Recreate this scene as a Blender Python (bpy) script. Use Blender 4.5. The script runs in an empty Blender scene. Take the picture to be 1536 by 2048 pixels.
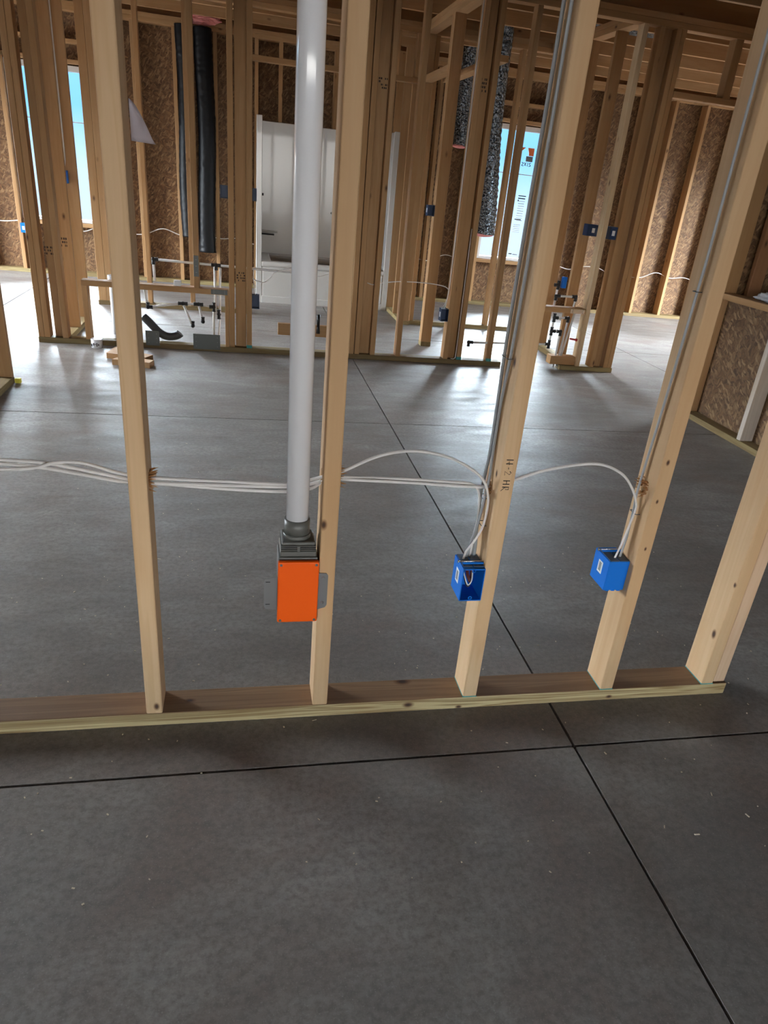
import bpy, bmesh, math, random
from mathutils import Vector, Matrix, noise
random.seed(7)
S = bpy.context.scene
COL = S.collection

# ------------------------------------------------------------------ camera
W, H, F = 1536, 2048, 1438.12
yaw, pitch, roll = 0.2504, 0.4650, 0.1100
f = Vector((math.sin(yaw)*math.cos(pitch), math.cos(yaw)*math.cos(pitch), -math.sin(pitch)))
r0 = Vector((math.cos(yaw), -math.sin(yaw), 0)); u0 = r0.cross(f)
r1 = math.cos(roll)*r0 + math.sin(roll)*u0; u1 = -math.sin(roll)*r0 + math.cos(roll)*u0
cd = bpy.data.cameras.new('camera'); cam = bpy.data.objects.new('camera', cd); COL.objects.link(cam)
m = Matrix((r1, u1, -f)).transposed().to_4x4(); m.translation = Vector((0.2315, -1.4667, 1.2655))
cam.matrix_world = m
cd.lens = F/2048*36; cd.sensor_width = 36; cd.sensor_fit = 'AUTO'
cd.shift_x = -43.13/2048; cd.shift_y = 64.35/2048; cd.clip_start = 0.05; cd.clip_end = 200
S.camera = cam

# ------------------------------------------------------------------ sky and exposure
world = bpy.data.worlds.new('sky'); S.world = world; world.use_nodes = True
nt = world.node_tree; nt.nodes.clear()
wo = nt.nodes.new('ShaderNodeOutputWorld'); bg = nt.nodes.new('ShaderNodeBackground')
tc = nt.nodes.new('ShaderNodeTexCoord'); sp = nt.nodes.new('ShaderNodeSeparateXYZ'); cr = nt.nodes.new('ShaderNodeValToRGB')
nt.links.new(tc.outputs['Generated'], sp.inputs[0]); nt.links.new(sp.outputs['Z'], cr.inputs[0])
nt.links.new(cr.outputs[0], bg.inputs[0]); nt.links.new(bg.outputs[0], wo.inputs[0])
# low blue haze band at the horizon, pale mist below it, bright overcast higher up
def stops(ramp, l):
    el = ramp.color_ramp.elements
    while len(el) < len(l): el.new(.5)
    for q, (p, c) in zip(el, l): q.position = p; q.color = (*c, 1)
mp = nt.nodes.new('ShaderNodeMath'); mp.operation = 'MULTIPLY_ADD'; mp.inputs[1].default_value = .5; mp.inputs[2].default_value = .5
nt.links.new(sp.outputs['Z'], mp.inputs[0]); nt.links.new(mp.outputs[0], cr.inputs[0])
stops(cr, [(.40, (.30, .30, .30)), (.462, (.72, .80, .92)), (.49, (.66, .84, 1.0)), (.52, (.26, .63, .95)), (.545, (.30, .66, .96)), (.565, (.86, .94, 1.0))])
st = nt.nodes.new('ShaderNodeValToRGB'); nt.links.new(mp.outputs[0], st.inputs[0])
SKY = 150.0
stops(st, [(.40, (.5/SKY,)*3), (.46, (1.7/SKY,)*3), (.545, (1.9/SKY,)*3), (.565, (.5,)*3), (.75, (1.0,)*3)])
def mth(op, x, y):
    q = nt.nodes.new('ShaderNodeMath'); q.operation = op
    for v, i in ((x, 0), (y, 1)):
        if hasattr(v, 'links'): nt.links.new(v, q.inputs[i])
        else: q.inputs[i].default_value = v
    return q.outputs[0]
# the sky behind the camera has a bright low band (added to light the near studs), the sky beyond the back wall does not
FRONT = 14.5
fr = nt.nodes.new('ShaderNodeValToRGB'); nt.links.new(mp.outputs[0], fr.inputs[0])
stops(fr, [(.47, (0, 0, 0)), (.50, (1, 1, 1)), (.58, (1, 1, 1)), (.66, (0, 0, 0))])
low = mth('MULTIPLY', mth('MULTIPLY', fr.outputs[0], mth('MAXIMUM', mth('MULTIPLY', sp.outputs['Y'], -1.0), 0.0)), FRONT)
nt.links.new(mth('MULTIPLY', st.outputs[0], SKY), bg.inputs[1])
bg2 = nt.nodes.new('ShaderNodeBackground'); bg2.inputs[0].default_value = (1.0, .95, .88, 1); nt.links.new(low, bg2.inputs[1])
ads = nt.nodes.new('ShaderNodeAddShader'); nt.links.new(bg.outputs[0], ads.inputs[0]); nt.links.new(bg2.outputs[0], ads.inputs[1]); nt.links.new(ads.outputs[0], wo.inputs[0])
S.view_settings.view_transform = 'Standard'; S.view_settings.look = 'None'
S.view_settings.gamma = 1; S.view_settings.use_curve_mapping = False
S.view_settings.exposure = -0.3
S.cycles.use_denoising = True
S.cycles.max_bounces = 10; S.cycles.diffuse_bounces = 6; S.cycles.glossy_bounces = 4
S.cycles.transparent_max_bounces = 12; S.cycles.sample_clamp_indirect = 8

# ------------------------------------------------------------------ materials
class MB:
    def __init__(s, name):
        s.m = bpy.data.materials.new(name); s.m.use_nodes = True; s.t = s.m.node_tree; s.t.nodes.clear()
        s.out = s.n('OutputMaterial'); s.b = s.n('BsdfPrincipled'); s.l(s.b.outputs[0], s.out.inputs[0])
    def n(s, t, **k):
        x = s.t.nodes.new('ShaderNode'+t)
        for a, v in k.items(): setattr(x, a, v)
        return x
    def l(s, a, b): s.t.links.new(a, b)
    def put(s, v, sock):
        if hasattr(v, 'links'): s.l(v, sock)
        else: sock.default_value = v
    def math(s, op, a, b=0.0, c=None):
        x = s.n('Math', operation=op); s.put(a, x.inputs[0]); s.put(b, x.inputs[1])
        if c is not None: s.put(c, x.inputs[2])
        return x.outputs[0]
    def noise(s, v, scale, detail=3, rough=.5, dist=0):
        x = s.n('TexNoise'); s.l(v, x.inputs['Vector']); x.inputs['Scale'].default_value = scale
        x.inputs['Detail'].default_value = detail; x.inputs['Roughness'].default_value = rough; x.inputs['Distortion'].default_value = dist
        return x.outputs[0]
    def vmul(s, v, vec):
        x = s.n('VectorMath', operation='MULTIPLY'); s.l(v, x.inputs[0]); x.inputs[1].default_value = vec; return x.outputs[0]
    def ramp(s, fac, stops):
        x = s.n('ValToRGB'); s.l(fac, x.inputs[0]); el = x.color_ramp.elements
        while len(el) < len(stops): el.new(0.5)
        for i, (p, c) in enumerate(stops):
            el[i].position = p; el[i].color = (c, c, c, 1) if isinstance(c, (int, float)) else (*c, 1)
        return x.outputs[0]
    def mix(s, fac, a, b, mode='MIX'):
        x = s.n('Mix', data_type='RGBA', blend_type=mode); s.put(fac, x.inputs[0])
        for v, i in ((a, 6), (b, 7)):
            if hasattr(v, 'links'): s.l(v, x.inputs[i])
            else: x.inputs[i].default_value = (*v, 1)
        return x.outputs[2]
    def set(s, **k):
        for a, v in k.items():
            key = a.replace('_', ' ')
            if isinstance(v, tuple) and len(v) == 3: v = (*v, 1)
            s.put(v, s.b.inputs[key])
        return s.m
    def bump(s, h, st, d=.001):
        x = s.n('Bump'); x.inputs['Strength'].default_value = st; x.inputs['Distance'].default_value = d
        s.l(h, x.inputs['Height']); s.l(x.outputs[0], s.b.inputs['Normal'])

def simple(name, col, rough=.5, metal=0.0, **k):
    return MB(name).set(Base_Color=col, Roughness=rough, Metallic=metal, **k)

def lumber_mat(name, axis, light, dark, ringc=.35, knots=(), knotty=True, val=(.86, 1.1), across=9):
    M = MB(name)
    tc = M.n('TexCoord'); oi = M.n('ObjectInfo')
    off = M.n('CombineXYZ'); rnd = oi.outputs['Random']
    for i, k in enumerate((37., 91., 53.)): M.l(M.math('MULTIPLY', rnd, k), off.inputs[i])
    add = M.n('VectorMath', operation='ADD'); M.l(tc.outputs['Object'], add.inputs[0]); M.l(off.outputs[0], add.inputs[1])
    v = add.outputs[0]
    def sc(a, l): return tuple(l if c == axis else a for c in 'xyz')
    band = M.noise(M.vmul(v, sc(across, .55)), 1.0, 3, .55, .4)
    rings = M.math('SINE', M.math('MULTIPLY', band, 70.0))
    rings = M.ramp(M.math('MULTIPLY_ADD', rings, .5, .5), [(.35, 0.0), (1.0, 1.0)])
    fine = M.noise(M.vmul(v, sc(160, 5)), 1.0, 2, .6)
    blot = M.noise(M.vmul(v, sc(12, 3)), 1.0, 2)
    c = M.mix(M.ramp(band, [(.35, 0.0), (.68, 1.0)]), light, dark)
    c = M.mix(M.math('MULTIPLY', rings, ringc), c, dark, 'MIX')
    c = M.mix(M.math('MULTIPLY', fine, .22), c, (dark[0]*.7, dark[1]*.62, dark[2]*.5))
    c = M.mix(M.ramp(blot, [(.45, 0.0), (.75, .35)]), c, (dark[0]*.95, dark[1]*.8, dark[2]*.6))
    brown, black = (.13, .052, .018), (.035, .014, .006)
    if knotty:
        vo = M.n('TexVoronoi'); M.l(M.vmul(v, sc(7.5, 3.6)), vo.inputs['Vector']); vo.inputs['Scale'].default_value = 1
        d = vo.outputs['Distance']
        c = M.mix(M.ramp(d, [(.04, .8), (.11, 0.0)]), c, brown)
        c = M.mix(M.ramp(d, [(.02, .7), (.05, 0.0)]), c, black)
    for (kx, ky, kz, kr) in knots:
        sb = M.n('VectorMath', operation='SUBTRACT'); M.l(tc.outputs['Object'], sb.inputs[0]); sb.inputs[1].default_value = (kx, ky, kz)
        ln = M.n('VectorMath', operation='LENGTH'); M.l(M.vmul(sb.outputs[0], sc(1/kr, .6/kr)), ln.inputs[0])
        d = M.math('ADD', ln.outputs['Value'], M.math('MULTIPLY', M.math('SUBTRACT', blot, .5), .8))
        c = M.mix(M.ramp(M.math('MULTIPLY', d, .25), [(.2, .9), (.42, 0.0)]), c, brown)
        c = M.mix(M.ramp(M.math('MULTIPLY', d, .25), [(.1, .9), (.24, 0.0)]), c, black)
    hs = M.n('HueSaturation'); M.l(c, hs.inputs['Color'])
    rv = M.n('MapRange'); M.l(rnd, rv.inputs[0]); rv.inputs[3].default_value = val[0]; rv.inputs[4].default_value = val[1]
    M.l(rv.outputs[0], hs.inputs['Value'])
    M.bump(M.math('ADD', fine, M.math('MULTIPLY', rings, .3)), .25, .0006)
    return M.set(Base_Color=hs.outputs[0], Roughness=.72)

PL, PD = (.50, .305, .148), (.385, .21, .085)  # farther spruce, toned darker in place of the dimmer light there
NL, ND = (.66, .455, .265), (.54, .34, .175)  # same spruce on the near studs, toned lighter in place of light
STUD = {a: lumber_mat('spruce_'+a, a, PL, PD) for a in 'xyz'}
TL, TD = (.36, .29, .13), (.19, .125, .05)
TREAT = {a: lumber_mat('treated_pine_'+a, a, TL, TD, .6, knotty=False) for a in 'xyz'}
def osb(name, axes, tint=.7):
    M = MB(name); tc = M.n('TexCoord'); v = tc.outputs['Object']; c = None
    cols = [((.30, .155, .062), (.12, .052, .018)), ((.38, .215, .095), (.16, .072, .026)), ((.46, .28, .135), (.20, .098, .038))]
    for i, (ang, (a, b)) in enumerate(zip((.35, 1.25, -.6), cols)):
        mp = M.n('Mapping'); M.l(v, mp.inputs[0])
        k = 'xyz'.index(axes); rot = [0, 0, 0]; rot[k] = ang; mp.inputs['Rotation'].default_value = rot
        wob = M.n('VectorMath', operation='ADD'); M.l(mp.outputs[0], wob.inputs[0])
        ns = M.n('TexNoise'); M.l(v, ns.inputs['Vector']); ns.inputs['Scale'].default_value = 22; ns.inputs['Detail'].default_value = 1
        M.l(M.vmul(ns.outputs['Color'], (.03, .03, .03)), wob.inputs[1])
        s3 = [52, 52, 52]; long_ax = (k+1) % 3; s3[long_ax] = 15; s3[k] = 1
        vo = M.n('TexVoronoi'); M.l(M.vmul(wob.outputs[0], tuple(s3)), vo.inputs['Vector']); vo.inputs['Scale'].default_value = 1.0 + .25*i
        se = M.n('SeparateColor'); M.l(vo.outputs['Color'], se.inputs[0])
        layer = M.mix(se.outputs[0], tuple(q*tint for q in a), tuple(q*tint for q in b))
        layer = M.mix(M.ramp(vo.outputs['Distance'], [(.45, 0.0), (.85, .55)]), layer, (.045, .022, .010))
        c = layer if c is None else M.mix(M.ramp(se.outputs[1], [(.48, 0.0), (.52, 1.0)]), c, layer)
    M.bump(M.noise(v, 55, 3), .4, .002)
    return M.set(Base_Color=c, Roughness=.7)
OSB_Y = osb('oriented_strand_board', 'y'); OSB_X = osb('oriented_strand_board_side', 'x', .6); OSB_Z = osb('strand_deck', 'z', .6)

def concrete():
    M = MB('concrete'); tc = M.n('TexCoord'); v = tc.outputs['Object']
    big = M.noise(M.vmul(v, (.8, 1.3, 1)), 1.0, 5, .62, .8); mid = M.noise(M.vmul(v, (2.2, 6, 1)), 1.2, 5, .68, .6); fine = M.noise(v, 60, 3, .7); speck = M.noise(v, 260, 2, .6)
    c = M.mix(M.ramp(big, [(.38, 0.0), (.62, 1.0)]), (0.225, 0.206, 0.189), (0.369, 0.344, 0.324))
    c = M.mix(M.ramp(mid, [(.40, .0), (.70, .6)]), c, (0.183, 0.156, 0.143))
    red = M.noise(v, 1.7, 4, .65, .5)
    c = M.mix(M.ramp(red, [(.48, .0), (.66, .75)]), c, (0.247, 0.189, 0.162))
    c = M.mix(M.ramp(M.noise(v, 14, 5, .75), [(.36, .25), (.62, 0.0)]), c, (0.162, 0.146, 0.137))
    c = M.mix(M.ramp(fine, [(.34, .6), (.60, 0.0)]), c, (0.143, 0.129, 0.121))
    c = M.mix(M.ramp(speck, [(.60, .0), (.74, .4)]), c, (0.525, 0.495, 0.465))
    st = M.noise(M.vmul(v, (9, 26, 1)), 1, 4, .72)
    c = M.mix(M.ramp(st, [(.62, .0), (.74, .3)]), c, (0.114, 0.096, 0.088))
    M.bump(M.math('ADD', fine, M.math('MULTIPLY', mid, .6)), .3, .0012)
    return M.set(Base_Color=c, Roughness=M.ramp(mid, [(.3, .40), (.7, .62)]), Specular_IOR_Level=.5)
CONC = concrete()
def cable_mat(name, col): return simple(name, col, .42)
WHITE_CABLE = cable_mat('white_cable_jacket', (.74, .71, .69)); GREY_CABLE = cable_mat('grey_cable_jacket', (.36, .38, .40))
PVC = simple('white_pvc', (.82, .82, .85), .1, Specular_IOR_Level=.6)
GREY_PVC = simple('grey_pvc', (.115, .115, .105), .4)
ORANGE = simple('orange_plastic', (.88, .105, .0), .5, Specular_IOR_Level=.25)
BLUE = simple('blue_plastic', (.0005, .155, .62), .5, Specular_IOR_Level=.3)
SHADEDBLUE = simple('shaded_blue_plastic', (.006, .030, .095), .45)  # same blue plastic on far boxes, with their shade put into the colour
NAVY = simple('dark_blue_grey_plastic', (.05, .075, .11), .5)
GALV = simple('galvanised_steel', (.19, .19, .19), .5, .6)
DARKSTEEL = simple('dull_steel', (.10, .105, .10), .5, .4)
STEEL = simple('bright_screw_steel', (.8, .8, .8), .22, 1)
BLACK = simple('black_plastic', (.012, .012, .013), .35)
BLACKFOIL = simple('black_plastic_jacket', (.004, .0045, .006), .45, Specular_IOR_Level=.25)
PAPER = simple('paper', (.74, .69, .74), .8)
STICKER = simple('white_sticker', (.82, .84, .86), .5); INK = simple('black_ink', (.015, .013, .012), .6)
TUBW = simple('white_fibreglass', (.58, .56, .53), .2, Coat_Weight=.3)
VINYL = simple('white_vinyl', (.85, .85, .85), .35)
PEXW = simple('translucent_white_pex', (.78, .76, .74), .35)
COPPER = simple('copper_wire', (.85, .45, .22), .3, 1); WIREWHITE = simple('wire_white', (.7, .7, .66), .4)
REDP = simple('red_plastic', (.5, .02, .02), .4); BROWNP = simple('brown_red_wire', (.10, .02, .015), .5)
TEAL = simple('teal_end_paint', (.05, .28, .27), .7)
PINK = simple('pink_fibreglass', (.85, .32, .30), .95)
YELLOW = simple('yellow_plastic', (.75, .62, .05), .5)
STAMP = simple('faded_grade_ink', (.05, .03, .02), .8)
SPLINT = simple('torn_wood_fibre', (.42, .20, .07), .9)
CHIPM = simple('wood_chip', (.72, .62, .47), .85)
ORSTK = simple('orange_print', (.85, .20, .06), .5); GRSTK = simple('grey_print', (.17, .18, .19), .5); PALE = simple('pale_print', (.62, .62, .66), .5)
def foil():
    M = MB('crinkled_foil'); tc = M.n('TexCoord'); v = tc.outputs['Object']
    vo = M.n('TexVoronoi'); M.l(v, vo.inputs['Vector']); vo.inputs['Scale'].default_value = 38
    n = M.noise(v, 70, 3, .7)
    M.bump(M.math('ADD', vo.outputs['Distance'], n), 1.0, .02)
    return M.set(Base_Color=M.mix(M.ramp(n, [(.4, 0.0), (.6, 1.0)]), (.012, .013, .014), (.34, .36, .38)), Metallic=1.0, Roughness=.16)
FOIL = foil()
def glass():
    M = MB('window_glass'); t = M.n('BsdfTransparent'); g = M.n('BsdfGlossy'); g.inputs['Roughness'].default_value = .02
    fr = M.n('Fresnel'); fr.inputs[0].default_value = 1.45; mx = M.n('MixShader')
    t.inputs[0].default_value = (.93, .97, 1, 1)
    M.l(fr.outputs[0], mx.inputs[0]); M.l(t.outputs[0], mx.inputs[1]); M.l(g.outputs[0], mx.inputs[2]); M.l(mx.outputs[0], M.out.inputs[0])
    return M.m
GLASS = glass()
def bagmat():
    M = MB('clear_plastic_film'); M.bump(M.noise(M.n('TexCoord').outputs['Object'], 40, 3), .8, .01)
    return M.set(Base_Color=(.75, .76, .80), Roughness=.25, Alpha=.75)
BAG = bagmat()

# ------------------------------------------------------------------ mesh helpers
def finish(name, bm, mats, parent=None, loc=(0, 0, 0), smooth=False):
    me = bpy.data.meshes.new(name); bm.normal_update(); bm.to_mesh(me); bm.free()
    for q in (mats if isinstance(mats, (list, tuple)) else [mats]): me.materials.append(q)
    if smooth:
        for p in me.polygons: p.use_smooth = True
    o = bpy.data.objects.new(name, me); o.location = loc; COL.objects.link(o)
    if parent: o.parent = parent
    return o
GROUPS = {'wall_stud': 'studs of the %s', 'cripple_stud': 'cripple studs over the headers', 'ceiling_joist': 'ceiling joists', 'electrical_cable': 'electrical cables', 'electrical_box': 'blue electrical boxes',
          'sole_plate': 'sole plates on the floor', 'top_plate': 'top plates under the joists', 'nail_plate': 'steel nail plates', 'grade_stamp': 'lumber stamps', 'cable_staple': 'cable staples', 'flexible_duct': 'flexible ducts',
          'door_header': 'door headers', 'blocking_board': 'low blocks of the middle partition', 'paint_mark': 'teal paint marks', 'water_pipe_run': 'water pipe groups', 'window_header': 'boards over the windows', 'window_sill_board': 'window sill boards', 'wood_offcut': 'wood offcuts'}
def tag(o, label, cat, group=None):
    o['label'] = label; o['category'] = cat
    y = o.location.y
    if not group and o.name.split('.')[0] in GROUPS:
        w = 'near partition' if y < 1 else 'knee wall' if o.location.x > 3.22 and y < 3.5 else 'middle partition' if 4.0 < y < 4.22 else 'back wall' if y > 7.36 else 'rear partitions'
        group = GROUPS[o.name.split('.')[0]] % w if '%' in GROUPS[o.name.split('.')[0]] else GROUPS[o.name.split('.')[0]]
    if group: o['group'] = group
    return o
def struct(o): o['kind'] = 'structure'; return o
def empty(name, loc, label=None, cat=None, group=None):
    o = bpy.data.objects.new(name, None); o.location = loc; o.empty_display_size = .05; COL.objects.link(o)
    if label: tag(o, label, cat, group)
    return o
def bx(bm, x0, x1, y0, y1, z0, z1, mi=0, bev=0, seg=1):
    r = bmesh.ops.create_cube(bm, size=1)
    vs = r['verts']
    for v in vs: v.co = Vector((x0+(v.co.x+.5)*(x1-x0), y0+(v.co.y+.5)*(y1-y0), z0+(v.co.z+.5)*(z1-z0)))
    fs = {fc for v in vs for fc in v.link_faces}
    for fc in fs: fc.material_index = mi
    if bev: bmesh.ops.bevel(bm, geom=list({e for v in vs for e in v.link_edges}), offset=bev, segments=seg, affect='EDGES', profile=.5, material=-1)
    return vs
def cyl(bm, p0, p1, r, seg=20, r2=None, mi=0, caps=True):
    p0, p1 = Vector(p0), Vector(p1); d = p1-p0
    mt = Matrix.Translation((p0+p1)/2) @ d.to_track_quat('Z', 'Y').to_matrix().to_4x4()
    r_ = bmesh.ops.create_cone(bm, cap_ends=caps, segments=seg, radius1=r, radius2=r if r2 is None else r2, depth=d.length, matrix=mt)
    for fc in {fc for v in r_['verts'] for fc in v.link_faces}: fc.material_index = mi; fc.smooth = len(fc.verts) == 4
def spline(pts, n=8):
    P = [Vector(p) for p in pts]
    if len(P) < 3: return P
    Q = [2*P[0]-P[1]] + P + [2*P[-1]-P[-2]]; out = []
    for i in range(1, len(Q)-2):
        a, b, c, d = Q[i-1:i+3]
        for k in range(n):
            t = k/n
            out.append(.5*((2*b)+(c-a)*t+(2*a-5*b+4*c-d)*t*t+(3*b-a-3*c+d)*t**3))
    out.append(P[-1]); return out
def tube(bm, pts, r, seg=10, n=8, smooth=True, flat=1.0, rfun=None, mi=0):
    P = spline(pts, n) if smooth else [Vector(p) for p in pts]
    up = None; rings = []
    for i, p in enumerate(P):
        t = (P[min(i+1, len(P)-1)]-P[max(i-1, 0)]).normalized()
        if up is None: up = t.orthogonal().normalized()
        up = (up-t*up.dot(t)).normalized(); s = t.cross(up)
        rr = r*(rfun(i/(len(P)-1)) if rfun else 1)
        rings.append([bm.verts.new(p+up*math.cos(2*math.pi*k/seg)*rr+s*math.sin(2*math.pi*k/seg)*rr*flat) for k in range(seg)])
    for a, b in zip(rings, rings[1:]):
        for k in range(seg):
            fc = bm.faces.new((a[k], a[(k+1) % seg], b[(k+1) % seg], b[k])); fc.smooth = True; fc.material_index = mi
    for rg in (rings[0][::-1], rings[-1]): bm.faces.new(rg).material_index = mi
def board(name, x0, x1, y0, y1, z0, z1, axis, mat=None, label=None, cat=None, group=None, parent=None, bev=.003):
    """a squared and eased piece of lumber, origin at the middle of its base"""
    cx, cy = (x0+x1)/2, (y0+y1)/2
    bm = bmesh.new(); bx(bm, x0-cx, x1-cx, y0-cy, y1-cy, 0, z1-z0, bev=bev, seg=2 if bev > .002 else 1)
    o = finish(name, bm, mat or STUD[axis], parent, (cx, cy, z0))
    if label: tag(o, label, cat, group)
    return o
TOP = 2.391
def stud(x0, y0, label, x1=None, y1=None, z0=.038, z1=TOP, mat=None, name='wall_stud', cat='stud', group=None):
    return board(name, x0, x1 if x1 is not None else x0+.038, y0, y1 if y1 is not None else y0+.089, z0, z1, 'z', mat, label, cat, group)
def bore(o, cyls):
    """drill holes through a stud along X: (y, z, r) in world"""
    for (y, z, r) in cyls:
        bm = bmesh.new(); cyl(bm, (-.2, y-o.location.y, z-o.location.z), (.2, y-o.location.y, z-o.location.z), r, 18)
        me = bpy.data.meshes.new('cut'); bm.to_mesh(me); bm.free(); c = bpy.data.objects.new('cut', me); c.location = o.location; COL.objects.link(c)
        md = o.modifiers.new('hole', 'BOOLEAN'); md.object = c; md.operation = 'DIFFERENCE'; md.solver = 'EXACT'
        bpy.context.view_layer.update(); dg = bpy.context.evaluated_depsgraph_get()
        new = bpy.data.meshes.new_from_object(o.evaluated_get(dg)); o.modifiers.clear(); o.data = new
        bpy.data.objects.remove(c)
def cable(name, pts, label, r=.0041, mat=None, n=8, group=None, flat=.62):
    bm = bmesh.new(); tube(bm, pts, r, 8, n, flat=flat)
    return tag(finish(name, bm, mat or WHITE_CABLE), label, 'cable', group)
def knotted(name, axis, knots, **k): return lumber_mat(name, axis, NL, ND, knots=knots, **k)

# ------------------------------------------------------------------ setting: floor, shell, deck
xs = [-6.0, -1.73, 1.073, 3.87, 7.3]; ys = [-3.2, -2.85, -.172, 2.505, 4.995, 7.52]; g = .0038
bm = bmesh.new()
for i in range(4):
    for j in range(5):
        bx(bm, xs[i]+(g if i else 0), xs[i+1]-(g if i < 3 else 0), ys[j]+(g if j else 0), ys[j+1]-(g if j < 4 else 0), -.1, 0)
bx(bm, -6.0, 7.3, -3.2, 7.52, -.14, -.022)
struct(finish('floor', bm, CONC))
bm = bmesh.new(); bx(bm, -6.0, 7.3, -3.2, 7.535, 2.703, 2.72); struct(finish('ceiling', bm, OSB_Z))

def wall_panels(name, fixed, c0, c1, holes, axis, mat):
    """sheathing with openings: axis 'y' = wall across Y (holes in x), 'x' = wall across X (holes in y)"""
    bm = bmesh.new(); t0, t1 = fixed; cur = c0
    def piece(a, b, z0, z1):
        if axis == 'y': bx(bm, a, b, t0, t1, z0, z1)
        else: bx(bm, t0, t1, a, b, z0, z1)
    for (a, b, z0, z1) in holes:
        piece(cur, a, 0, 2.703); cur = b
        if z0 > 0: piece(a, b, 0, z0)
        piece(a, b, z1, 2.703)
    piece(cur, c1, 0, 2.703)
    return struct(finish(name, bm, mat))
WL, WR = (-2.0, -1.09), (2.98, 3.88)
wall_panels('wall_back', (7.52, 7.535), -6.0, 7.3, [(*WL, .53, 1.95), (*WR, .53, 1.95)], 'y', OSB_Y)
wall_panels('wall_left', (-6.0, -5.985), -3.2, 7.52, [(3.6, 7.2, .05, 2.3)], 'x', OSB_X)
wall_panels('wall_right', (7.285, 7.3), -3.2, 7.52, [(4.7, 6.0, .05, 2.1)], 'x', OSB_X)
wall_panels('wall_front', (-3.215, -3.2), -6.0, 7.3, [(-1.8, 3.2, .25, 2.1)], 'y', OSB_Y)

bm = bmesh.new(); bx(bm, -9, 13, -18, -3.22, 2.4, 2.44); struct(finish('sky_blocker', bm, OSB_Z))  # unseen slab added to keep high sky out of the front opening

def window(n, x0, x1, z0, z1, stickers):
    w = struct(empty('window_%d' % n, ((x0+x1)/2, 7.49, z0)))
    def loc(a): return (a[0]-w.location.x, a[1]-w.location.y, a[2]-w.location.z)
    ox, oy, oz = w.location
    bm = bmesh.new()
    for (a, b, c, d) in ((x0, x0+.045, z0, z1), (x1-.045, x1, z0, z1), (x0+.045, x1-.045, z0, z0+.03), (x0+.045, x1-.045, z1-.05, z1)):
        bx(bm, a-ox, b-ox, -.045, .035, c-oz, d-oz, bev=.003)
    zm = z0 + .66*(z1-z0)
    bx(bm, x0+.045-ox, x1-.045-ox, .0, .03, zm-.004-oz, zm+.004-oz)
    finish('window_frame', bm, VINYL, w)
    bm = bmesh.new(); bx(bm, x0+.04-ox, x1-.04-ox, .012, .016, z0+.03-oz, z1-.04-oz)
    finish('glass_pane', bm, GLASS, w)
    for k, (nm, mt, parts) in enumerate(stickers):
        bm = bmesh.new()
        for q in parts:
            if len(q) == 4: bx(bm, q[0]-ox, q[1]-ox, .008, .0105, q[2]-oz, q[3]-oz)
            else:
                vs = [bm.verts.new((a-ox, .0085, b-oz)) for a, b in q[4]]; fc = bm.faces.new(vs)
                ex = bmesh.ops.extrude_face_region(bm, geom=[fc]); bmesh.ops.translate(bm, verts=[v for v in ex['geom'] if isinstance(v, bmesh.types.BMVert)], vec=(0, .002, 0))
        finish(nm, bm, mt, w)
    return w
window(1, *WL, .53, 1.95, [])
rows = []
for k in range(9): rows.append((3.430+.003*(k % 3), 3.515-.006*(k % 2), 1.185-.026*k, 1.192-.026*k))
hand = []
def glyph(cx, cz, segs):
    for (a, b, c, d) in segs:
        dx, dz = c-a, d-b; L = math.hypot(dx, dz); nx, nz = -dz/L*.0035, dx/L*.0035
        hand.append((0, 0, 0, 0, [(cx+a+nx, cz+b+nz), (cx+a-nx, cz+b-nz), (cx+c-nx, cz+d-nz), (cx+c+nx, cz+d+nz)]))
glyph(3.415, 1.575, [(-.012, .018, .012, .012), (.012, .012, -.01, -.014), (-.01, -.014, .012, -.018)])
glyph(3.448, 1.578, [(-.012, .018, .012, -.018), (.012, .018, -.012, -.018)])
glyph(3.478, 1.576, [(0, .02, 0, -.02)])
glyph(3.505, 1.576, [(.012, .018, -.012, .012), (-.012, .012, .012, -.012), (.012, -.012, -.012, -.018)])
window(2, *WR, .53, 1.95, [
    ('orange_label', ORSTK, [(0, 0, 0, 0, [(3.345, 1.745), (3.345, 1.675), (3.43, 1.745)]), (0, 0, 0, 0, [(3.455, 1.745), (3.535, 1.745), (3.535, 1.665), (3.475, 1.665), (3.475, 1.69)])]),
    ('grey_label', GRSTK, [(3.447, 3.53, 1.605, 1.66)]),
    ('printed_writing', INK, hand + [(3.425, 3.52, 1.240, 1.250), (3.425, 3.515, 1.212, 1.224), (3.425, 3.438, 1.185, 1.203), (3.42, 3.50, .985, .996), (3.41, 3.45, .60, .612), (3.46, 3.52, .598, .606)]),
    ('printed_sheet', PALE, rows + [(3.415, 3.50, .93-.02*k, .936-.02*k) for k in range(5)]),
])

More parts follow.
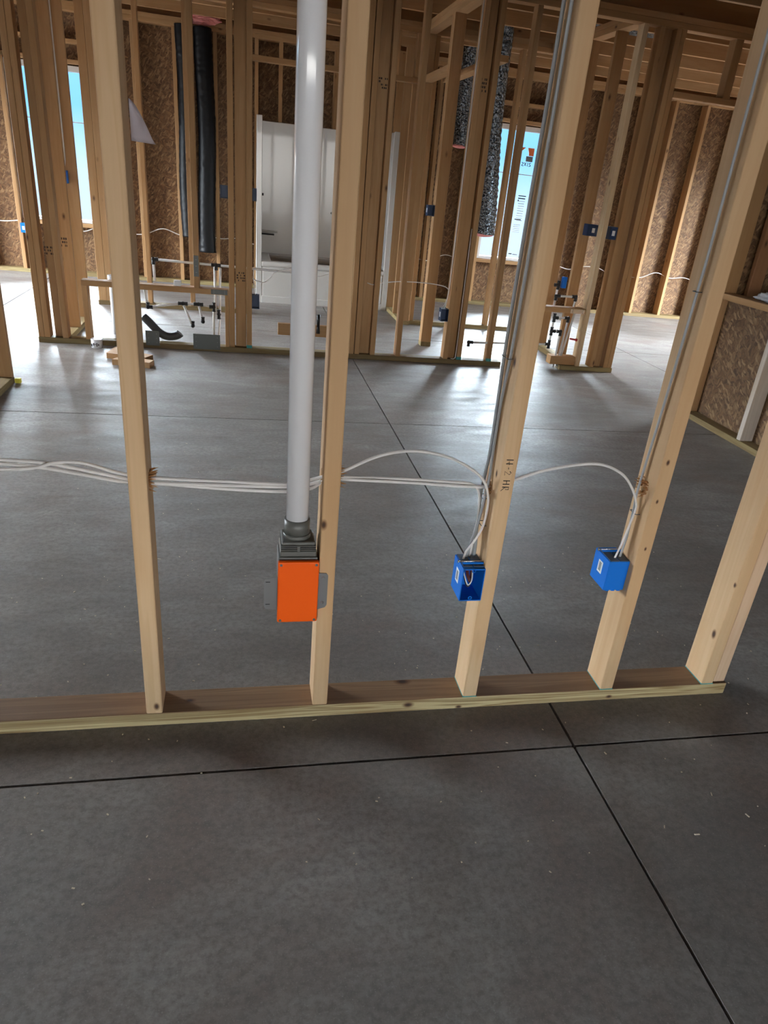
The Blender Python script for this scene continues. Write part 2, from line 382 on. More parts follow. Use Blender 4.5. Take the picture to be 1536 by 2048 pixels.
# ------------------------------------------------------------------ joists, rim and back wall framing
for k in range(-1, 7):
    y = 4.165+.579*k
    board('ceiling_joist', -5.985, 7.285, y, y+.038, 2.467, 2.703, 'x', None,
          ['ceiling joist nearest the camera, cut by the top of the photo', 'ceiling joist running right above the middle partition', 'second ceiling joist beyond the middle partition',
           'ceiling joist halfway between middle partition and bathroom', 'ceiling joist just before the bathroom partition', 'ceiling joist above the front of the bathtub',
           'ceiling joist over the bathtub, next to last', 'last ceiling joist, close to the back wall'][k+1], 'joist', bev=.0015)
board('rim_board', -5.985, 7.285, 7.48, 7.518, 2.467, 2.703, 'x', None, 'rim board on edge closing the joist ends above back wall', 'board', bev=.0015)
board('top_plate', -5.985, 7.285, 7.38, 7.512, 2.391, 2.429, 'x', None, 'lower top plate lying along the studs of the back wall', 'plate', bev=.002)
board('top_plate', -5.985, 7.285, 7.38, 7.512, 2.429, 2.467, 'x', None, 'upper top plate of the back wall directly under the joists', 'plate', bev=.002)
board('sole_plate', -5.985, 7.285, 7.38, 7.512, 0, .038, 'x', TREAT['x'], 'greenish sole plate along the foot of the back wall', 'plate', bev=.002)
def bstud(x, label, z0=.038, z1=TOP): return stud(x, 7.38, label, y1=7.512, z0=z0, z1=z1)
for x, l in [(-2.44, 'pale back wall stud at the left photo edge'), (-2.04, 'back wall stud on the left side of the left window'), (-1.088, 'back wall stud on the right side of the left window'),
             (-.815, 'back wall stud behind the hanging paper sheet'), (-.425, 'back wall stud left of the black ducts'), (-.033, 'back wall stud right of the black ducts'),
             (.375, 'back wall stud at the left end of bathtub'), (.62, 'back wall stud seen above the bathtub left of white pipe'), (1.19, 'back wall stud above bathtub right of the white pipe'),
             (1.90, 'back wall stud just right of the bathtub'), (2.32, 'back wall stud behind the smaller foil duct'), (2.70, 'back wall stud below the larger foil duct'),
             (2.94, 'back wall stud on the left side of the right window'), (3.882, 'back wall stud on the right side of right window'), (3.925, 'doubled back wall stud right of the right window'),
             (4.31, 'first back wall stud clear of the right window'), (4.72, 'second back wall stud clear of the right window'),
             (5.11, 'bright-edged back wall stud left in the doorway at right'), (5.52, 'bright-edged back wall stud middle of the doorway at right'), (5.93, 'back wall stud at the right edge of the doorway')]:
    bstud(x, l)
for (x0, x1), s in ((WL, 'left'), (WR, 'right')):
    board('window_sill_board', x0+.0005, x1-.0005, 7.40, 7.519, .49, .528, 'x', None, 'rough sill board under the %s window' % s, 'board')
    board('window_header', x0+.0005, x1-.0005, 7.40, 7.519, 1.962, 2.0, 'x', None, 'flat header board over the %s window' % s, 'board')
    board('window_header', x0+.0005, x1-.0005, 7.40, 7.519, 2.13, 2.168, 'x', None, 'upper blocking board above the %s window header' % s, 'board')

# ------------------------------------------------------------------ near partition
px0, px1 = -.75, 1.63
platem = lumber_mat('treated_pine_near', 'x', (.68, .55, .30), (.26, .165, .065), .95, knotty=False, knots=[(.662-.44, -.0445, .022, .007), (.805-.44, -.0445, .006, .004), (1.253-.44, -.0445, .012, .0045)], val=(1, 1), across=30)
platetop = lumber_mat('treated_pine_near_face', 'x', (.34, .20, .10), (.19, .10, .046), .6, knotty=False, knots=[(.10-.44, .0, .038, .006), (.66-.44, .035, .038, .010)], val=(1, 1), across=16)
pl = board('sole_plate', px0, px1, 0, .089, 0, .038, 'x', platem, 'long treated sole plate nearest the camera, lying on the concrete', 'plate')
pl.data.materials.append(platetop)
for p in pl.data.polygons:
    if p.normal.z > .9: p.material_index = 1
s1 = stud(0, 0, 'leftmost near stud, its front face smooth and pale, paper sheet behind it', mat=knotted('spruce_s1', 'z', [(.006, -.0445, .022, .005)], knotty=False, val=(1.05, 1.05)))
s3 = stud(.4064, 0, 'near stud that carries the orange-covered box', mat=knotted('spruce_s3', 'z', [(-.014, -.0445, .518, .006)], knotty=False, val=(1, 1)))
s4 = stud(.8128, 0, 'near stud with black handwriting on its front face', mat=knotted('spruce_s4', 'z', [(-.019, -.018, .90, .006), (-.019, -.02, .64, .004)], knotty=False, val=(1.05, 1.05)))
s5 = stud(1.2192, 0, 'near stud holding the closed blue box turned away', mat=knotted('spruce_s5', 'z', [(-.004, -.0445, .686, .0035), (-.004, -.0445, .583, .0028), (0, -.0445, .451, .0028), (-.019, -.005, 1.22, .004)], knotty=False, val=(1.02, 1.02)))
s6 = stud(1.5435, 0, 'end stud of the near partition with a knot near its foot', mat=knotted('spruce_s6', 'z', [(-.019, -.04, .335, .0035), (-.019, -.026, .165, .006)], knotty=False, val=(1.02, 1.02)))
bore(s1, [(.045, .643, .017)]); bore(s3, [(.045, .658, .017)]); bore(s4, [(.055, .632, .013)]); bore(s5, [(.052, .640, .013)])
s7 = stud(1.585, .004, 'reddish trimmer stud nailed beside the near end stud', x1=1.622, y1=.08, z0=.042, mat=lumber_mat('reddish_spruce', 'z', (.70, .49, .33), (.58, .37, .22), knotty=False))
# teal end paint where the studs were cut
for st, x in ((s4, .8128), (s5, 1.2192), (s6, 1.5435)):
    bm = bmesh.new(); bx(bm, -.0195, .0193, -.0452, .0446, .0004, .0032)
    o = finish('painted_end', bm, TEAL, st); o['label'] = 'teal painted cut end'
# handwriting 14-2 HR running down the face
strokes = [[(0, 0), (0, 1)], [(.9, .1), (.35, .45), (1.0, .5)], [(.75, 0), (.75, 1)], [(1.5, .45), (1.9, .5)], [(2.3, .75), (2.6, 1), (2.95, .7), (2.3, 0), (3.1, .05)],
           [(4.2, 0), (4.2, 1)], [(4.9, 0), (4.9, 1)], [(4.2, .5), (4.9, .55)], [(5.5, 0), (5.5, 1), (6.0, .95), (6.0, .5), (5.5, .45), (6.3, -.15)]]
bm = bmesh.new()
for stq in strokes:
    pts = [Vector((.8128+.0095+v*.0165-s4.location.x, -.0002-s4.location.y, .722-u*.0122-s4.location.z)) for u, v in stq]
    tube(bm, pts, .0015, 6, smooth=False, flat=.35)
o = finish('handwriting', bm, INK, s4); o['label'] = 'black marker handwriting 14-2 HR'
# splintered holes
def splinters(par, x, y, z, n, side, r=.016):
    bm = bmesh.new(); ox, oy, oz = par.location
    for k in range(n):
        a = random.uniform(0, 6.28); rr = r*random.uniform(.55, 1.45)
        p = Vector((x-ox, y+math.cos(a)*rr-oy, z+math.sin(a)*rr-oz)); q = p+Vector((side*random.uniform(.004, .017), math.cos(a)*.004, math.sin(a)*.006))
        tube(bm, [p-Vector((side*.002, 0, 0)), q], .0022*random.uniform(.5, 1), 5, smooth=False, rfun=lambda t: 1-.75*t)
    finish('splintered_fibres', bm, SPLINT, par)
splinters(s1, .038, .045, .643, 60, 1); splinters(s3, .4444, .045, .658, 24, 1); splinters(s5, 1.2192, .052, .640, 60, -1, .016); splinters(s4, .8128, .055, .632, 16, -1, .012)

# ------------------------------------------------------------------ cables of the near partition
cable('electrical_cable', [(-.75, .05, .655), (-.45, .047, .664), (-.30, .043, .661), (-.20, .040, .664), (-.14, .043, .678), (-.09, .046, .676), (-.03, .046, .657), (.02, .045, .649), (.08, .045, .644), (.2, .060, .634), (.315, .079, .621), (.355, .080, .624), (.39, .066, .640), (.425, .045, .660), (.459, .045, .672), (.536, .044, .709), (.616, .044, .722), (.701, .042, .708), (.763, .037, .677), (.790, .033, .652), (.802, .028, .620), (.805, .026, .590), (.803, .027, .55), (.797, .031, .52), (.785, .035, .49), (.772, .038, .465), (.768, .039, .438)],
      'white cable arching from the hole beside orange box into the open blue box')
cable('electrical_cable', [(-.75, .04, .672), (-.45, .047, .678), (-.28, .05, .679), (-.18, .050, .675), (-.11, .052, .662), (-.03, .044, .648), (.02, .040, .640), (.08, .038, .636), (.2, .065, .622), (.315, .0855, .612), (.355, .086, .614), (.39, .070, .628), (.425, .050, .648), (.47, .045, .649), (.624, .046, .643), (.71, .048, .637), (.775, .053, .633), (.832, .055, .633), (.876, .05, .655), (.954, .046, .684), (1.068, .044, .701), (1.141, .042, .679), (1.181, .040, .640), (1.203, .040, .600), (1.2065, .041, .575), (1.199, .043, .51), (1.188, .042, .455), (1.180, .042, .428)],
      'white cable leaving the handwritten stud and bending into closed blue box')
cable('electrical_cable', [(-.75, .055, .668), (-.45, .058, .672), (-.28, .056, .669), (-.18, .044, .666), (-.11, .040, .656), (-.03, .038, .641), (.02, .047, .634), (.08, .052, .628), (.2, .068, .612), (.315, .083, .601), (.355, .083, .604), (.39, .068, .618), (.425, .043, .652), (.5, .053, .651), (.624, .054, .648), (.71, .058, .642), (.768, .060, .636), (.790, .058, .610), (.795, .056, .55), (.791, .054, .50), (.789, .054, .438)],
      'lowest white cable of the bundle left of the leftmost near stud')
cable('electrical_cable', [(.8055, .060, TOP), (.8055, .060, 1.55), (.8055, .071, 1.256), (.8055, .078, .98), (.8055, .073, .84), (.8055, .070, .72), (.8045, .078, .655), (.802, .080, .60), (.800, .066, .53), (.799, .052, .48), (.799, .050, .436)],
      'grey cable stapled down the rear of the handwritten stud', .0058, GREY_CABLE)
cable('electrical_cable', [(.8075, .026, TOP), (.8075, .026, 1.55), (.8075, .030, 1.256), (.8075, .040, .98), (.8075, .056, .84), (.8075, .056, .72), (.8065, .050, .655), (.800, .044, .60), (.793, .046, .53), (.785, .05, .48), (.780, .05, .436)],
      'pale cable down the front half of the handwritten stud side', .005, GREY_CABLE)
cable('electrical_cable', [(1.2125, .030, TOP), (1.2125, .030, 1.3), (1.2125, .034, 1.116), (1.2125, .046, .865), (1.211, .055, .70), (1.2085, .056, .62), (1.2075, .050, .575), (1.207, .048, .50), (1.203, .048, .45), (1.202, .048, .428)],
      'single grey-white cable running down the stud with the closed blue box', .005, GREY_CABLE)
def staple(x, y, z, label, w=.016):
    bm = bmesh.new(); tube(bm, [(x+.003, y-w/2, z), (x-.011, y-w/2, z), (x-.0125, y-w/2+.002, z), (x-.0125, y+w/2-.002, z), (x-.011, y+w/2, z), (x+.003, y+w/2, z)], .0011, 6, smooth=False)
    tag(finish('cable_staple', bm, DARKSTEEL), label, 'staple')
staple(.8128, .060, .941, 'dark staple over two cables high on the handwritten stud', .044)
staple(.8128, .072, .60, 'upper staple above the open blue box', .03)
staple(.8128, .050, .537, 'lower staple just above the open blue box', .03)
staple(1.2192, .036, 1.112, 'staple holding the single cable at mid height of its stud', .018)
staple(1.2192, .050, .570, 'staple over two cables above the closed blue box', .03)

# ------------------------------------------------------------------ blue boxes
def outlet_box(x0, y0, z0, w, d, h, label, facing=-1, full=False, mat=None, group=None, wires=False):
    """facing -1: open mouth at y0 towards the camera; +1: open mouth at the far side"""
    t = .0025; root = empty('electrical_box', (x0+w/2, y0+d/2, z0), label, 'electrical box', group); bm = bmesh.new()
    X0, X1, Y0, Y1 = -w/2, w/2, -d/2, d/2
    bx(bm, X0, X0+t, Y0, Y1, 0, h, bev=.0008); bx(bm, X1-t, X1, Y0, Y1, 0, h, bev=.0008)
    bx(bm, X0+t, X1-t, Y0, Y1, 0, t); bx(bm, X0+t, X1-t, Y0, Y1, h-t, h)
    if facing < 0: bx(bm, X0+t, X1-t, Y1-t, Y1, t, h-t)
    else: bx(bm, X0+t, X1-t, Y0, Y0+t, t, h-t)
    ye = Y0 if facing < 0 else Y1
    if full:
        for zz in (.007, h-.007):                                    # screw ears
            for k in range(10):
                a0, a1 = k*.628, (k+1)*.628
                tube(bm, [(math.cos(a0)*.0042, ye-facing*.003, zz+math.sin(a0)*.0042), (math.cos(a1)*.0042, ye-facing*.003, zz+math.sin(a1)*.0042)], .0013, 5, smooth=False)
        for k in range(3): bx(bm, X0+.008+k*.016, X0+.017+k*.016, Y0-.001, Y0+.006, -.002, .001) if facing > 0 else None
    finish('box_shell', bm, mat or BLUE, root)
    if full:
        bm = bmesh.new(); yb = Y1 if facing < 0 else Y0; s = facing
        bx(bm, X0+.004, -.002, *sorted((ye-s*.012, yb+s*.002)), h, h+.002); bx(bm, .002, X1-.002, *sorted((ye-s*.012, yb+s*.002)), h, h+.002)
        finish('cable_clamp_flap', bm, NAVY, root)
        bm = bmesh.new(); yy = ye-s*.026
        bx(bm, X0+.004, X1+.001, yy-.004, yy+.004, h+.002, h+.006, bev=.001)
        finish('nail_guide', bm, mat or BLUE, root)
        bm = bmesh.new(); cyl(bm, (X0-.006, yy, h+.008), (X1+.0005, yy, h+.008), .0018, 10); cyl(bm, (X0-.008, yy, h+.008), (X0-.006, yy, h+.008), .004, 12)
        finish('nail', bm, STEEL, root)
        bm = bmesh.new(); bx(bm, X0-.0006, X0+.0004, -.012, .012, h*.38, h*.78, bev=.0003); lab = finish('sticker', bm, STICKER, root); lab['label'] = 'white barcode sticker'
        bm = bmesh.new()
        for k in range(7): bx(bm, X0-.0010, X0-.0003, -.006, .006, h*.46+k*.0035, h*.46+.0018+k*.0035)
        finish('barcode', bm, INK, lab)
    else:
        bm = bmesh.new()
        if facing > 0: bx(bm, -.012, .012, Y0-.0012, Y0-.0002, h*.3, h*.7)
        else: bx(bm, X0-.0012, X0-.0002, -.015, .015, h*.3, h*.7)
        finish('sticker', bm, STICKER, root)
    if wires:
        for nm, mt, pts in (('white_wire', WIREWHITE, [(-.018, .02, h-.004), (-.016, -.005, .065), (-.008, -.018, .04), (-.002, -.02, .036), (.006, -.014, .05), (.010, .01, h-.004)]),
                            ('red_wire', BROWNP, [(.0, .02, h-.004), (-.004, .0, .06), (.0, -.012, .045), (.006, -.006, .04), (.009, .008, .07)]),
                            ('black_wire', BLACK, [(.012, .022, h-.004), (.008, -.006, .06), (.002, -.016, .034), (-.006, -.016, .03), (-.012, .0, .05)]),
                            ('copper_wire', COPPER, [(-.02, .015, h-.004), (-.02, -.01, .05), (-.022, -.02, .02)])):
            bm = bmesh.new(); tube(bm, pts, .0016 if nm != 'red_wire' else .0042, 7); finish(nm, bm, mt, root)
    return root
outlet_box(.7545, -.013, .353, .0575, .078, .090, 'open blue box with wires inside, on the handwritten stud', -1, True, wires=True)
outlet_box(1.160, .020, .356, .0585, .082, .085, 'closed back of a blue box on the stud right of the handwriting', 1, True)

# ------------------------------------------------------------------ orange box and its pipe
ob = empty('floor_outlet_enclosure', (.36, .03, .305), 'grey metal box with a bright orange cover under white pipe', 'electrical box')
def rel(o, *a): return [v - o.location['xyz'.index(c)] for v, c in zip(a, 'xxyyzz')]
bm = bmesh.new(); bx(bm, *rel(ob, .312, .402, .000, .072, .312, .472), bev=.003, seg=2); finish('box_body', bm, GREY_PVC, ob)
bm = bmesh.new(); bx(bm, *rel(ob, .311, .405, -.015, -.001, .305, .468), bev=.004, seg=3); o = finish('cover_plate', bm, ORANGE, ob); o['label'] = 'bright orange plastic cover'
for (sx, sz) in ((.318, .461), (.398, .461), (.318, .312), (.398, .312)):
    bm = bmesh.new(); a = Vector((sx, -.0165, sz))-ob.location
    cyl(bm, a, a+Vector((0, .004, 0)), .0032, 14); bx(bm, a.x-.0026, a.x+.0026, a.y-.0004, a.y+.0005, a.z-.0005, a.z+.0005)
    finish('cover_screw', bm, STEEL, o).location = (0, 0, 0)
def plate_poly(pts, y0, y1, org):
    bm = bmesh.new(); vs = [bm.verts.new((a-org.x, y0-org.y, b-org.z)) for a, b in pts]; fc = bm.faces.new(vs)
    ex = bmesh.ops.extrude_face_region(bm, geom=[fc]); bmesh.ops.translate(bm, verts=[v for v in ex['geom'] if isinstance(v, bmesh.types.BMVert)], vec=(0, y1-y0, 0))
    bmesh.ops.recalc_face_normals(bm, faces=bm.faces[:]); return bm
br = finish('mounting_bracket', plate_poly([(.280, .345), (.280, .412), (.284, .418), (.311, .424), (.402, .432), (.424, .431), (.428, .425), (.428, .345), (.424, .338), (.402, .331), (.311, .334), (.284, .337)], -.0028, -.0012, ob.location), GALV, ob)
for sz in (.420, .352):
    bm = bmesh.new(); a = Vector((.417, -.0052, sz))-ob.location; cyl(bm, a, a+Vector((0, .003, 0)), .0035, 12); finish('bracket_screw', bm, STEEL, br)
for sz in (.410, .350):
    bm = bmesh.new(); a = Vector((.289, -.0034, sz))-ob.location; bx(bm, a.x-.005, a.x+.005, a.y, a.y+.001, a.z-.001, a.z+.001); finish('bracket_slot', bm, INK, br)
bm = bmesh.new()
bx(bm, *rel(ob, .316, .399, .004, .078, .472, .486), bev=.002)
for k in range(3): bx(bm, *rel(ob, .318, .397, .006, .076, .4875+k*.0045, .4895+k*.0045))
bx(bm, *rel(ob, .3545, .3605, .003, .079, .486, .500)); bx(bm, *rel(ob, .326, .390, .014, .072, .486, .500))
bx(bm, *rel(ob, .319, .396, .006, .079, .499, .508), bev=.004, seg=2)
finish('terminal_adapter', bm, GREY_PVC, ob)
bm = bmesh.new(); c0 = Vector((.3555, .045, .506))-ob.location
cyl(bm, c0, c0+Vector((0, 0, .012)), .0315, 32); cyl(bm, c0+Vector((0, 0, .012)), c0+Vector((0, 0, .046)), .0292, 32)
finish('collar', bm, GREY_PVC, ob)
bm = bmesh.new(); cyl(bm, (0, 0, 0), (-.008, 0, TOP-.5525), .0255, 40); 
tag(finish('conduit_pipe', bm, PVC, None, (.3555, .045, .5525)), 'tall white plastic pipe rising from the grey fitting of the orange box', 'pipe')

# paper sheet behind the leftmost stud
bm = bmesh.new(); N = 8; G = {}
prof = [(0, 1.346, .039, .040), (1, 1.283, .039, .080)]
for i in range(N+1):
    t = i/N; z = 1.348-.066*t; wdt = .004+.037*min(1, t**.75)+(.002 if t > .9 else 0)
    for j in range(5):
        q = j/4; G[i, j] = bm.verts.new((.0385+wdt*q, .093+.006*math.sin(q*2.2+t)-.008*q*q, z-.002*q))
for i in range(N):
    for j in range(4): bm.faces.new((G[i, j], G[i, j+1], G[i+1, j+1], G[i+1, j])).smooth = True
bmesh.ops.solidify(bm, geom=bm.faces[:], thickness=.0006)
tag(finish('paper_sheet', bm, PAPER), 'white paper corner sticking out behind the leftmost near stud', 'paper')

# ------------------------------------------------------------------ middle partition (A)
YA = 4.11
board('sole_plate', -1.165, 2.285, YA, YA+.089, 0, .038, 'x', TREAT['x'], 'sole plate of the middle partition, left of the pipe gap', 'plate')
board('sole_plate', 2.80, 3.275, YA, YA+.089, 0, .038, 'x', TREAT['x'], 'short sole plate of the middle partition, right of the pipe gap', 'plate')
for k, l in ((0, 'lower'), (1, 'upper')):
    board('top_plate', -1.165, 4.6, YA, YA+.089, TOP+.038*k, TOP+.038*(k+1), 'x', None, '%s top plate of the middle partition' % l, 'plate')
A = lambda x, l, x1=None, **k: stud(x, YA, l, x1=x1, **k)
A(-1.161, 'outermost left stud of the middle partition'); A(-1.122, 'second of the doubled studs at the left end of middle partition')
stud(-1.062, YA+.049, 'dark recessed stud beside the doubled left end studs', x1=-1.006, y1=YA+.089)
A(-1.004, 'stud right of the dark recess at left end of middle partition')
A(-.85, 'short stud under the left end of the low crosswise block', z1=.405); A(.117, 'short stud under the right end of the low crosswise block', x1=.1445, z1=.405)
board('blocking_board', -.85, .1445, YA, YA+.089, .405, .443, 'x', None, 'long low crosswise block over the drain pipes, left of centre', 'board')
A(-.096, 'stud standing on the low crosswise block, nail plate on it', z0=.443)
A(.1465, 'stud at the right end of the low crosswise block')
stud(.192, YA+.049, 'dark flat stud between two studs left of the white pipe', x1=.268, y1=YA+.089)
A(.270, 'teal-footed stud holding a dark blue box left of the white pipe')
A(1.040, 'first stud right of the orange-box stud, wavy cable on it'); A(1.083, 'second stud right of the orange-box stud, behind a black gap')
stud(1.123, YA+.049, 'dark flat stud in the middle of the centre cluster', x1=1.203, y1=YA+.089); A(1.205, 'right stud of the centre cluster, above the floor groove')
A(1.408, 'lone stud in the middle partition right of the centre cluster')
A(1.795, 'stud with an outlet box and cables at the corner right of centre'); stud(1.836, YA+.049, 'dark flat stud behind the cable-carrying corner stud', x1=1.900, y1=YA+.089)
A(1.906, 'stud with a bright slit of light on its left'); A(2.158, 'last stud before the pipe gap of the middle partition')
A(2.935, 'stud at the right end of the low pipe block', mat=lumber_mat('pale_spruce', 'z', (.72, .55, .35), (.58, .40, .22)))
A(3.064, 'left stud of the cluster at the doorway'); stud(3.104, YA+.049, 'flat stud tucked inside the doorway cluster', x1=3.18, y1=YA+.089)
A(3.188, 'inner one of the two doorway end studs'); A(3.2275, 'outer doorway end stud with bare floor to its right')
board('blocking_board', 2.46, 2.932, YA, YA+.089, .455, .495, 'x', None, 'low block with shiny plate between studs by the doorway', 'board')
board('blocking_board', 2.715, 2.934, YA+.02, YA+.109, .04, .108, 'x', None, 'wood block near the floor behind the water pipes', 'board')
board('blocking_board', .50, 1.035, YA+.05, YA+.089, .14, .225, 'x', None, 'low block on edge seen between white pipe and orange-box stud', 'board')
board('door_header', 3.268, 4.55, YA, YA+.089, 1.99, 2.03, 'x', None, 'header board over the doorway at upper right', 'board')
A(3.66, 'cripple stud between the doorway header and top plate', x1=3.72, z0=2.03, name='cripple_stud')
A(4.20, 'cripple stud over the doorway header, behind the near cable stud', z0=2.03, name='cripple_stud')
A(4.555, 'far jamb stud of the doorway, hidden mostly by near studs')
# teal ends and grade stamps
for x in (.270, 1.906, 2.158):
    bm = bmesh.new(); bx(bm, x-.0008, x+.0388, YA-.0008, YA+.02, .038, .06); tag(finish('paint_mark', bm, TEAL), {.270: 'teal paint on the stud foot by the dark blue box', 1.906: 'teal paint on the stud foot by the light slit', 2.158: 'teal paint on the last stud foot before the gap'}[x], 'paint mark')
def stamp(x, z, w, h, y, label, lines=3, seed=0):
    rn = random.Random(seed); bm = bmesh.new()
    for k in range(lines):
        zz = z+h*(k+.2)/lines; xx = x
        while xx < x+w:
            l = rn.uniform(.004, .012); 
            if rn.random() < .75: bx(bm, xx, min(xx+l, x+w), y-.0006, y+.0001, zz, zz+h/lines*.6)
            xx += l+rn.uniform(.002, .006)
    tag(finish('grade_stamp', bm, STAMP), label, 'stamp')
stamp(.20, .50, .06, .07, YA+.049, 'smudged lumber stamp left of the dark blue box', 4, 1)
stamp(1.135, 1.80, .06, .07, YA+.049, 'smudged lumber stamp high on the centre cluster', 4, 2)
stamp(-1.07, .58, .055, .06, YA+.049, 'smudged lumber stamp on the recessed left stud', 3, 3)
stamp(-1.04, .60, .05, .07, 4.50, 'smudged lumber stamp on the left side wall', 3, 4)
stamp(-1.03, .56, .07, .07, 5.75, 'smudged lumber stamp on the stud beside the left window', 3, 5)
stamp(1.84, 1.86, .05, .09, YA+.049, 'smudged lumber stamp high near the larger foil duct', 4, 6)
# nail plates
def nail_plate(x0, x1, z0, z1, y, label, mat=DARKSTEEL):
    bm = bmesh.new(); bx(bm, x0, x1, y-.0018, y-.0002, z0, z1, bev=.0004); o = finish('nail_plate', bm, mat)
    tag(o, label, 'nail plate')
    for sx in (x0+.02, x1-.02):
        for q in (.2, .5, .8):
            bm = bmesh.new(); zz = z0+(z1-z0)*q; cyl(bm, (sx, y-.0026, zz), (sx, y-.0016, zz), .003, 8); finish('nail_head', bm, GALV, o)
nail_plate(-.445, -.350, .02, .125, YA, 'square grey nail plate on the sole plate beside curved drain')
nail_plate(-.113, .078, .012, .122, YA, 'wide dark nail plate standing on the sole plate')
nail_plate(-.094, -.060, .52, .66, YA, 'narrow grey nail plate on the stud above the low block')
nail_plate(.02, .135, .408, .441, YA, 'grey nail plate on the right end of low crosswise block')
nail_plate(2.80, 2.925, .455, .49, YA, 'shiny nail plate on the block by the doorway', STEEL)

# side wall running back on the left (F), bathroom partition (B), side wall (C), short wall (E)
board('sole_plate', -1.065, -.968, YA+.092, 4.96, 0, .038, 'y', TREAT['y'], 'sole plate running away along the left side wall', 'plate')
for y, l in ((4.50, 'first flat-facing stud of the left side wall'), (4.92, 'left side wall stud with the small blue switch box')):
    stud(-1.047, y, l, x1=-.958, y1=y+.038)
for k, l in ((0, 'lower'), (1, 'upper')): board('top_plate', -1.065, -.976, YA+.092, 5.738, TOP+.038*k, TOP+.038*(k+1), 'y', None, '%s top plate of the left side wall' % l, 'plate')
YB = 5.74
board('sole_plate', -1.03, .30, YB, YB+.089, 0, .038, 'x', TREAT['x'], 'sole plate of the rear partition left of the bathtub', 'plate')
board('sole_plate', 1.855, 3.10, YB, YB+.089, 0, .038, 'x', TREAT['x'], 'sole plate of the rear partition right of the bathtub wall', 'plate')
for k, l in ((0, 'lower'), (1, 'upper')): board('top_plate', -1.065, 3.10, YB, YB+.089, TOP+.038*k, TOP+.038*(k+1), 'x', None, '%s top plate of the rear partition' % l, 'plate')
B = lambda x, l, x1=None, **k: stud(x, YB, l, x1=x1, **k)
B(-1.022, 'left one of doubled rear partition studs beside the left window', x1=-.955); B(-.954, 'right one of doubled rear partition studs beside the left window', x1=-.892); B(-.60, 'rear partition stud partly behind the leftmost near stud'); B(-.225, 'rear partition stud in front of the black ducts')
B(.26, 'rear partition end stud at the bathtub opening')
B(1.86, 'rear partition stud against the bathtub side wall'); B(2.28, 'rear partition stud below the smaller foil duct'); B(2.64, 'rear partition stud right of the larger foil duct'); B(3.05, 'last rear partition stud toward the right')
board('door_header', .30, 1.755, YB, YB+.089, 2.03, 2.07, 'x', None, 'header board across the bathroom opening', 'board')
for x, l in ((1.05, 'leftmost cripple stud above the bathroom header'), (1.36, 'second cripple stud above the bathroom header'), (1.52, 'third cripple stud above the bathroom header'), (1.70, 'cripple stud above the bathroom header at the side wall')):
    B(x, l, z0=2.07, name='cripple_stud')
board('sole_plate', 1.76, 1.849, 5.70, 7.378, 0, .038, 'y', TREAT['y'], 'sole plate running back along the right end of bathtub', 'plate')
stud(1.755, 4.74, 'free-ended stud on a short plate stub inside the bathroom door', x1=1.844, y1=4.778)
board('sole_plate', 1.755, 1.844, 4.74, 4.83, 0, .038, 'y', TREAT['y'], 'short sole plate stub under the free-ended stud', 'plate')
stud(1.755, 4.785, 'second stud tight behind the free-ended stud', x1=1.844, y1=4.823)
for y, l in ((5.705, 'door jamb stud at the front of bathtub side wall'), (6.10, 'stud in the bathtub side wall before the tub'), (6.50, 'stud in the side wall at the bathtub front edge'), (6.90, 'stud in the side wall at the tub middle')):
    stud(1.76, y, l, x1=1.849, y1=y+.034)
for k, l in ((0, 'lower'), (1, 'upper')): board('top_plate', 1.76, 1.849, 4.20, 5.738, TOP+.038*k, TOP+.038*(k+1), 'y', None, '%s top plate above the bathroom door' % l, 'plate')
board('door_header', 1.757, 1.846, 4.826, 5.702, 2.04, 2.08, 'y', None, 'door header with bright underside leading into the bathroom', 'board')
board('door_header', 1.945, 2.034, 4.205, 5.735, 2.06, 2.10, 'y', None, 'header board running away with bright underside, left of the foil ducts', 'board')
stud(2.905, 4.45, 'wide-faced stud behind the water pipes carrying a blue box', x1=2.994, y1=4.488)
board('sole_plate', 2.905, 2.994, 4.205, 5.0, 0, .038, 'y', TREAT['y'], 'sole plate of the short side wall behind the water pipes', 'plate')
for k, l in ((0, 'lower'), (1, 'upper')): board('top_plate', 2.905, 2.994, 4.205, 5.735, TOP+.038*k, TOP+.038*(k+1), 'y', None, '%s top plate of the short side wall at upper right' % l, 'plate')
stud(2.905, 4.92, 'rear stud of the short side wall behind water pipes', x1=2.994, y1=4.958)

# left near wall stub and right knee wall
board('sole_plate', -1.145, -1.056, 1.6, 3.05, 0, .038, 'y', TREAT['y'], 'sole plate end at the left photo edge', 'plate')
stud(-1.145, 3.008, 'stud at the left photo edge, standing on a short plate', x1=-1.056, y1=3.046, mat=STUD['z'])
bm = bmesh.new(); bx(bm, -1.050, -1.018, 3.02, 3.045, .003, .030, bev=.002); tag(finish('plastic_tag', bm, YELLOW), 'small yellow plastic bit by the foot of left edge stud', 'tag')
board('sole_plate', 3.24, 3.329, .9, 2.95, 0, .038, 'y', TREAT['y'], 'sole plate of the knee wall on the right', 'plate')
board('cap_plate', 3.24, 3.352, .9, 2.95, .792, .83, 'y', STUD['y'], 'cap board lying on top of the knee wall', 'plate')
stud(3.24, 2.275, 'whitish weathered stud in the knee wall at right edge', x1=3.329, y1=2.313, z1=.792, mat=lumber_mat('weathered_white_spruce', 'z', (.66, .58, .50), (.46, .39, .32), val=(1, 1)))
stud(3.24, 2.90, 'far end stud of the knee wall', x1=3.329, y1=2.938, z1=.792)
bm = bmesh.new(); bx(bm, 3.331, 3.345, .9, 2.95, .002, .79); tag(finish('strand_board_panel', bm, OSB_X), 'rough strand board panel covering the knee wall', 'board')
stud(3.245, 2.86, 'pale stud standing on the far end of the knee wall cap', x1=3.34, y1=2.90, z0=.83, mat=STUD['z'])
